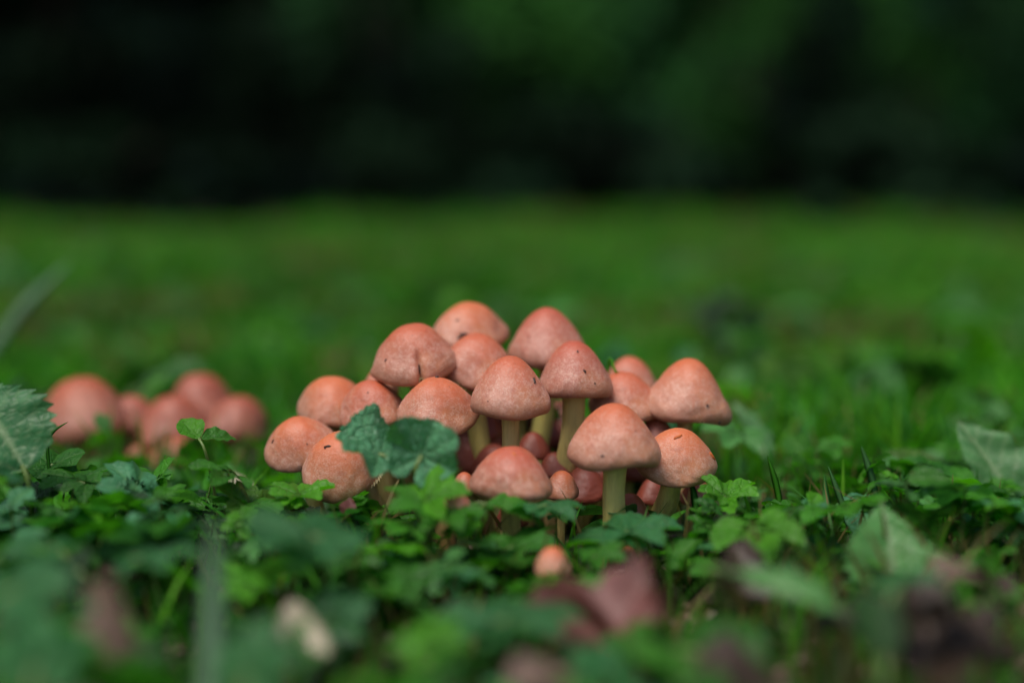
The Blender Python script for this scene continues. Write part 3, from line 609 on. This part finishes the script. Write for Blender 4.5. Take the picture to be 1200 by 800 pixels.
# ------------------------------------------------------------------ ground cover (stuff)
def scatter(name, N, area, kinds, size, height, palette, pitch_sd, keep, seed, nseg, nring, mt, stalk=True, dens=None):
    rs = np.random.RandomState(seed); parts = []; tints = []; veins = []
    templ = [leaf_shape(k, nseg, nring, 100 + i) for i, k in enumerate(kinds * 4)]
    placed = 0; groups = {i: [] for i in range(len(templ))}
    while placed < N:
        d = area[0] + (area[1] - area[0]) * rs.rand() ** .9; x = rs.uniform(-1, 1) * (.42 * d + .12)
        if not keep(x, d, rs): continue
        groups[rs.randint(len(templ))].append((x, d)); placed += 1
    sv, sf = [], []
    for gi, lst in groups.items():
        if not lst: continue
        V, Fc, vein = templ[gi]; Fc = Fc if isinstance(Fc, list) else [Fc]; n = len(lst)
        xy = np.array(lst); s = size[0] + (size[1] - size[0]) * rs.rand(n) ** 2.2; s = np.where(xy[:, 1] < .52, np.minimum(s, .015), s)
        hh = rs.uniform(0, 1, n) ** .9 * (height(xy[:, 0], xy[:, 1]) - .004) + .004
        yaw = rs.rand(n) * 6.283; pt = rs.randn(n) * pitch_sd + .15; rl = rs.randn(n) * pitch_sd
        cy, sy, cp, sp, cr, sr = np.cos(yaw), np.sin(yaw), np.cos(pt), np.sin(pt), np.cos(rl), np.sin(rl)
        z0, o1 = np.zeros(n), np.ones(n)
        Rz = np.stack([np.stack([cy, -sy, z0], -1), np.stack([sy, cy, z0], -1), np.stack([z0, z0, o1], -1)], 1)
        Rx = np.stack([np.stack([o1, z0, z0], -1), np.stack([z0, cp, -sp], -1), np.stack([z0, sp, cp], -1)], 1)
        Ry = np.stack([np.stack([cr, z0, sr], -1), np.stack([z0, o1, z0], -1), np.stack([-sr, z0, cr], -1)], 1)
        M = Rz @ Rx @ Ry
        loc = np.stack([xy[:, 0], xy[:, 1], gz(xy[:, 0], xy[:, 1]) + hh], -1)
        W = np.einsum('nij,vj->nvi', M, V) * s[:, None, None] + loc[:, None]
        pal = np.array([GREENS[c] for c in palette]); tc = pal[rs.randint(len(pal), size=n)] * rs.uniform(.7, 1.25, (n, 1))
        off = (np.arange(n) * len(V))[:, None, None]
        parts.append((W.reshape(-1, 3), [(f[None] + off).reshape(-1, f.shape[1]) for f in Fc]))
        tints.append(np.repeat(tc, len(V), 0)); veins.append(np.tile(vein, n))
        if stalk:
            # three-sided stalks, bent once
            b = loc.copy(); b[:, 2] = gz(xy[:, 0], xy[:, 1]) - .002; b[:, :2] += rs.randn(n, 2) * .005
            mid = (b + loc) / 2 + np.c_[rs.randn(n, 2) * .002, np.zeros(n)]
            a3 = np.array([0, 2.094, 4.189]); ringo = np.stack([np.cos(a3), np.sin(a3), np.zeros(3)], -1) * .0005
            SV = np.stack([b, mid, loc], 1)[:, :, None] + ringo[None, None]
            off = (np.arange(n) * 9)[:, None, None]; gf = grid_faces(3, 3, True)
            parts.append((SV.reshape(-1, 3), [(gf[None] + off).reshape(-1, 4)])); tints.append(np.tile([[.11, .18, .05]], (n * 9, 1))); veins.append(np.zeros(n * 9))
    V, Fs = merge(parts)
    return ob(name, mesh_np(name, V, Fs, mt, {'tint': np.concatenate(tints), 'vein': np.concatenate(veins)}))
def foot(x, d):      # mushrooms' footprints
    a = ((x - 0.0) / .105) ** 2 + ((d - .69) / .055) ** 2 < 1
    b = ((x - .085) / .05) ** 2 + ((d - .67) / .045) ** 2 < 1
    c = ((x + .085) / .05) ** 2 + ((d - .68) / .05) ** 2 < 1
    e = ((x + .225) / .075) ** 2 + ((d - .865) / .05) ** 2 < 1
    return a or b or c or e
def keep_near(x, d, rs):
    if foot(x, d): return rs.rand() < .06
    bare = math.sin(x * 23 + 1.3) * math.cos(d * 19 + .6) + .4 * math.sin(x * 61 + d * 43)
    if abs(x - .018) < .06 and .555 < d < .645 and rs.rand() < .72: return False
    if d < .54 and rs.rand() < .5: return False
    if bare > .55 and rs.rand() < .85: return False
    if x > .045 and d < .565 and rs.rand() < .93: return False
    return True
def h_near(x, d):
    h = .038 + .012 * np.sin(x * 17 + d * 9)
    h = np.where(d < .54, np.minimum(h, .032), h)
    # in front of the caps the plants stay low enough to leave them visible
    front = (np.abs(x) < .16) & (d > .52) & (d < .72)
    h = np.where(front, np.minimum(h, .17 - .2215 * d), h)
    left = (x < -.10) & (x > -.32) & (d > .66) & (d < .9)
    h = np.where((x < -.12) & (d < .645), .046, h)
    return np.clip(np.where(left, .022, h), .008, .05)
tag(scatter('ground_cover', 1300, (.36, .80), ['lobed', 'lobed', 'trefoil', 'lobed', 'oval'], (.008, .027), h_near, ['fresh', 'bright', 'blue', 'bright', 'mid', 'fresh', 'pale', 'deep', 'fresh', 'dark'], .36, keep_near, 11, 49, 4, M_LEAF),
    'carpet of small lobed green leaves round the mushrooms', 'ground cover', kind='stuff')
def keep_far(x, d, rs): return not foot(x, d)
tag(scatter('weed_carpet', 2300, (.78, 3.6), ['lobed', 'round', 'oval', 'lance'], (.010, .040), lambda x, d: .030 + .012 * np.sin(x * 7 + d * 5), ['fresh', 'mid', 'bright', 'blue', 'olive', 'fresh', 'pale', 'pale', 'dark'], .5, keep_far, 12, 17, 2, M_LEAF, stalk=False),
    'broad leaved weeds mixed into the blurred lawn behind', 'ground cover', kind='stuff')

# ------------------------------------------------------------------ lawn grass (stuff)
def grass(N, dr, hgt, wid, seed, pw=1., side=.12, edge=False):
    rs = np.random.RandomState(seed)
    d = dr[0] + (dr[1] - dr[0]) * rs.rand(N) ** pw; x = rs.uniform(-1, 1, N) * (.42 * d + side); n_all = N
    if edge:   # long tufts straggling into the wood
        tf = rs.uniform(-3.6, 3.6, 46)[rs.randint(46, size=N)]; x = tf + rs.randn(N) * .10; d = lawn_end(x) - .3 + .25 * np.sin(tf * 37) + rs.randn(N) * .10
    ok = np.array([not foot(a, b_) for a, b_ in zip(x, d)]) if dr[0] < 1 else np.ones(N, bool)
    ok = ok & (d < lawn_end(x) - .02 + .25 * rs.rand(n_all) + edge); x, d = x[ok], d[ok]; n = len(x)
    patch = .8 + .3 * np.sin(x * 19 + d * 4) * np.sin(d * 11 - x * 7) + .3 * np.sin(x * 2.3 + d * 1.7) * np.cos(d * 1.1 - x)
    h = rs.uniform(hgt[0], hgt[1], n) * patch; w_ = rs.uniform(wid[0], wid[1], n); az = rs.rand(n) * 6.283; lean = rs.uniform(.1, .8, n); fz = rs.rand(n) * 6.283
    b = np.stack([x, d, gz(x, d) - .002], -1); ld = np.stack([np.cos(az), np.sin(az), np.zeros(n)], -1); sd_ = np.stack([np.cos(fz), np.sin(fz), np.zeros(n)], -1)
    lv = []
    for t, k in ((0, 1.), (.4, .95), (.75, .65)):
        c = b + np.c_[np.zeros((n, 2)), h * t * (1 - .25 * lean * t)] + ld * (h * lean * t * t)[:, None]
        lv += [c - sd_ * (w_ * k / 2)[:, None], c + sd_ * (w_ * k / 2)[:, None]]
    tip = b + np.c_[np.zeros((n, 2)), h * (1 - .25 * lean)] + ld * (h * lean)[:, None]; lv.append(tip)
    V = np.stack(lv, 1).reshape(-1, 3); off = (np.arange(n) * 7)[:, None, None]
    Q = (np.array([[0, 1, 3, 2], [2, 3, 5, 4]])[None] + off).reshape(-1, 4); T = (np.array([[4, 5, 6]])[None] + off).reshape(-1, 3)
    pal = np.array([(.042, .21, .010), (.055, .24, .008), (.032, .16, .010), (.08, .25, .008), (.045, .19, .035)]); c = pal[rs.randint(len(pal), size=n)]
    m_ = np.clip(.5 + .6 * np.sin(x * 1.9 + 2 * np.sin(d * .8)) * np.cos(d * 1.3 + x * .7), 0, 1)[:, None]; m2 = np.clip(.5 + .45 * np.sin(x * 4.1 + d * 3.1 + np.sin(d * 5)) * np.cos(d * 2.9 - x * 1.9) + .5 * np.sin(x * 21 + 3 * np.sin(d * 4)) * np.sin(d * 9 + x * 5) , 0, 1)[:, None]; c = c * (.6 + .4 * m_ + .7 * m2)
    m3 = np.clip(np.sin(x * 9 + d * 1.7) * np.sin(d * 4.3 - x * 6), 0, 1)[:, None] ** 2; c = c * (1 - .45 * m3) + np.array([.09, .08, .035]) * .45 * m3
    dry = ((np.sin(x * 5.1 + d * 2.2) * np.sin(d * 3.3 - x * 2) > .5) | (np.sin(x * 17 + d * 3) * np.sin(d * 6.1 - x * 9) > .62)) & (rs.rand(n) < .5); c[dry] = (.17, .13, .055)
    dr2 = rs.rand(n) < .03; c[dr2] = (.26, .2, .1)
    return V, [Q, T], np.repeat(c, 7, 0)
Gs = [grass(3600, (.42, .80), (.012, .046), (.001, .0028), 1), grass(34000, (.78, 2.6), (.02, .055), (.0018, .004), 2, .9), grass(42000, (2.4, 6.5), (.026, .06), (.003, .007), 3, .85), grass(36000, (6, 9.0), (.022, .05), (.006, .014), 4, .85, .8), grass(8000, (6, 8), (.03, .12), (.005, .011), 6, 1., .5, True)]
V, Fs = merge([(g[0], g[1]) for g in Gs])
tag(ob('grass', mesh_np('grass', V, Fs, M_GRASS, {'tint': np.concatenate([g[2] for g in Gs])})), 'green lawn grass running back to the dark shrubs', 'grass', kind='stuff')

# litter of crumbs of dead leaf on the soil
def litter():
    rs = np.random.RandomState(9); n = 2200; d = rs.uniform(.36, 1.1, n); x = rs.uniform(-1, 1, n) * (.42 * d + .1); a = np.linspace(0, 6.283, 6, endpoint=False)
    rr = rs.uniform(.5, 1.2, (n, 6)); s = rs.uniform(.0015, .006, n); az = rs.rand(n) * 6.28; st = rs.uniform(.3, 1, n)
    lx = np.cos(a)[None] * rr * s[:, None]; ly = np.sin(a)[None] * rr * (s * st)[:, None]; tl = rs.randn(n, 2) * .35
    X_ = lx * np.cos(az)[:, None] - ly * np.sin(az)[:, None] + x[:, None]; Y_ = lx * np.sin(az)[:, None] + ly * np.cos(az)[:, None] + d[:, None]
    Z_ = gz(x, d)[:, None] + .003 + lx * tl[:, :1] + ly * tl[:, 1:]
    ctr = np.stack([x, d, gz(x, d) + .0035 + s * .3], -1)[:, None]; V = np.concatenate([np.stack([X_, Y_, Z_], -1), ctr], 1).reshape(-1, 3)
    T = (np.array([[i, (i + 1) % 6, 6] for i in range(6)])[None] + (np.arange(n) * 7)[:, None, None]).reshape(-1, 3)
    tag(ob('leaf_litter', mesh_np('leaf_litter', V, [T], M_DEAD, smooth=False)), 'brown crumbs of leaf litter on the soil between the plants', 'leaf litter', kind='stuff')
litter()

# ------------------------------------------------------------------ shrubs and trees at the far side of the lawn
def clumps(rs, c, rad, n, size):
    """leaf faces spread through a lumpy ellipsoid; returns V, quads"""
    k = max(5, int(n / 260)); cc = rs.randn(k, 3); cc /= np.linalg.norm(cc, axis=1, keepdims=True); cc = cc * rs.uniform(.25, .8, (k, 1))
    i = rs.randint(k, size=n); p = rs.randn(n, 3); p /= np.linalg.norm(p, axis=1, keepdims=True); p = p * (rs.rand(n, 1) ** .4) * rs.uniform(.28, .45, k)[i][:, None] + cc[i]
    p = p * np.array(rad) + np.array(c); p[:, 2] = np.maximum(p[:, 2], .03)
    u = rs.randn(n, 3); u /= np.linalg.norm(u, axis=1, keepdims=True); v = np.cross(u, rs.randn(n, 3)); v /= np.linalg.norm(v, axis=1, keepdims=True); s = rs.uniform(.6, 1.3, (n, 1)) * size
    V = np.stack([p - u * s, p + v * s * .55, p + u * s, p - v * s * .55 + .2 * s], 1).reshape(-1, 3)
    tn = np.exp(rs.randn(k) * .75)[i][:, None] * rs.uniform(.7, 1.3, (n, 1)) * np.array([[1, 1, 1]]) * np.where(rs.rand(k) < .3, 1, 0)[i][:, None] * np.array([[1., 1, 1.6]]) + 0 
    base_t = np.exp(rs.randn(k) * .8)[i][:, None] * rs.uniform(.7, 1.3, (n, 1)) * np.ones((1, 3)); tn = np.where(tn > 0, tn, base_t)
    return V, np.arange(n * 4).reshape(-1, 4), np.repeat(np.clip(tn, .2, 3), 4, 0)
def shrub(label, px, d, w_, h_, m, seed, n=2600, leaf=.05, name='shrub', cat='shrub', dy=.8):
    rs = np.random.RandomState(seed); x = (px - 600) / F * d; e = empty(name, (x, d, 0)); tag(e, label, cat, 'shrubs along the far edge of the lawn')
    V, Q, T_ = clumps(rs, (0, 0, h_ * .52), (w_ / 2, dy, h_ * .55), n, leaf); ob('foliage', mesh_np('foliage', V, Q, m, {'tint': T_}, smooth=False), e)
    st = []
    for i in range(5):
        a = rs.rand() * 6.28; top = np.array([math.cos(a) * w_ * .25, math.sin(a) * .3, h_ * .7]); st.append(tube_np(catmull([np.zeros(3), top * [.3, .3, .5], top], 8), np.linspace(.025, .008, 8), 6))
    V, Fs = merge(st); ob('stems', mesh_np('stems', V, Fs, M_BARK), e)
def tree(label, x, y, h_, cw, cb, seed, tr=.16, n=7000, leaf=.13):
    rs = np.random.RandomState(seed); e = empty('tree', (x, y, 0)); tag(e, label, 'tree', 'trees over the far edge of the lawn')
    path = catmull([(0, 0, -.1), (rs.uniform(-.15, .15), 0, h_ * .3), (rs.uniform(-.3, .3), .1, h_ * .6), (0, 0, h_ * .92)], 16)
    parts = [tube_np(path, np.linspace(tr * 1.25, tr * .25, 16), 12)]
    for i in range(7):
        t0 = path[5 + i]; a = rs.rand() * 6.28; q = np.array([math.cos(a), math.sin(a), .45]) * cw * .38
        parts.append(tube_np(catmull([t0, t0 + q * .5 + [0, 0, .1], t0 + q], 7), np.linspace(tr * .4, tr * .1, 7), 6))
    V, Fs = merge(parts); ob('trunk', mesh_np('trunk', V, Fs, M_BARK), e)
    V, Q, T_ = clumps(rs, (0, -1.2, (h_ + cb) / 2), (cw / 2, cw / 2, (h_ - cb) / 2 * 1.15), n, leaf); ob('crown', mesh_np('crown', V, Q, M_FC, {'tint': T_}, smooth=False), e)
SH = [
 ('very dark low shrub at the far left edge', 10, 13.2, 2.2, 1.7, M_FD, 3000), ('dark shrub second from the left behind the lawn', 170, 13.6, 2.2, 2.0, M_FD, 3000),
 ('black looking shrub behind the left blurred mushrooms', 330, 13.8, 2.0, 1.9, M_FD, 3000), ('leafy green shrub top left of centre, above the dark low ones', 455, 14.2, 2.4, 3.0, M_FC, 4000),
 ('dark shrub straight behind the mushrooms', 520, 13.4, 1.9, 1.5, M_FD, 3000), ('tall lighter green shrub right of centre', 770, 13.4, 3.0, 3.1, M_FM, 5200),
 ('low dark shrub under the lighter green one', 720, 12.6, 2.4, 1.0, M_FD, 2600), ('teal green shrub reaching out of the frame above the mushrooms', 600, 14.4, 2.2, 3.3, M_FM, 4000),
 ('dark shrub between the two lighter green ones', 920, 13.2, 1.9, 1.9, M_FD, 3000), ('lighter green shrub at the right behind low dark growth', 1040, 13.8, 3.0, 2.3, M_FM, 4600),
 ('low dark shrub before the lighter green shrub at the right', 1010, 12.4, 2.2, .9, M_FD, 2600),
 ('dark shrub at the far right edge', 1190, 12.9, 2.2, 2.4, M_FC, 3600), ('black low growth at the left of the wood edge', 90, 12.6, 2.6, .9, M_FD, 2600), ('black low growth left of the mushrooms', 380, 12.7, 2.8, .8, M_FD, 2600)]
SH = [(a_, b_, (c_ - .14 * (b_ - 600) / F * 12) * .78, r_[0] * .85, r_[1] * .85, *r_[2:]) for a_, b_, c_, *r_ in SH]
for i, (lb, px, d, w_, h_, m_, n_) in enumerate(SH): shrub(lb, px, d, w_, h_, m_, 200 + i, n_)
TR = [('broad tree at the left of the wood edge', -5.4, 17.2), ('tree with a greyish trunk left of centre', -3.0, 17.4), ('tree over the centre of the wood edge', .2, 17.2), ('tree just right of centre in the wood', 2.6, 17.6),
      ('tree with a brownish trunk at the right of the wood', 4.9, 17.3), ('rightmost tree of the wood edge', 7.4, 16.8), ('leftmost tree of the wood edge', -8.6, 16.8)]
for i, (lb, x, y) in enumerate(TR): tree(lb, x, y, 9 + (i * 37 % 3), 8.0, 2.5, 300 + i, tr=.15 + .02 * (i % 3), n=14000, leaf=.17)
# the mass of the wood behind
rs = np.random.RandomState(77); parts = []
for i in range(128):
    parts.append(clumps(rs, ((i % 16 - 7.5) * 2.1 + rs.uniform(-.6, .6), rs.uniform(19.5, 24), (i // 16 % 4) * 1.9 + .5), (2.6, 1.8, 2.2), 1400, .38))
for i in range(26):
    xx = (i - 12.5) * .62; parts.append(clumps(rs, (xx, float(lawn_end(xx)) + .75, .16), (.6, .5, .3), 900, .05))
for i in range(34):
    xx = rs.uniform(-4, 4); sz_ = rs.uniform(.5, 1.2); parts.append(clumps(rs, (xx, float(lawn_end(xx)) + rs.uniform(-.5, .5), .03), (.30 * sz_, .2, .16 * sz_), 320, .03))
for i in range(90):     # unseen wood round the clearing, added to block low sky light, open behind camera
    a_ = R(25 + 310 * (i % 45) / 44) ; rr_ = rs.uniform(11, 14); px_, py_ = math.sin(a_) * rr_, math.cos(a_) * rr_ 
    if py_ < 9 and abs(math.degrees(a_) - 180) > 58: parts.append(clumps(rs, (px_, py_, 1.6 + 3.2 * (i // 45) + rs.uniform(0, 1.5)), (2.0, 2.0, 2.4), 500, .45))
V, Fs = merge([(p_[0], p_[1]) for p_ in parts]); tag(ob('woodland', mesh_np('woodland', V, Fs, M_FD, {'tint': np.concatenate([p_[2] for p_ in parts])}, smooth=False)), 'dark mass of woodland behind the shrubs, with an unseen ring added to block light', 'woodland', kind='stuff')
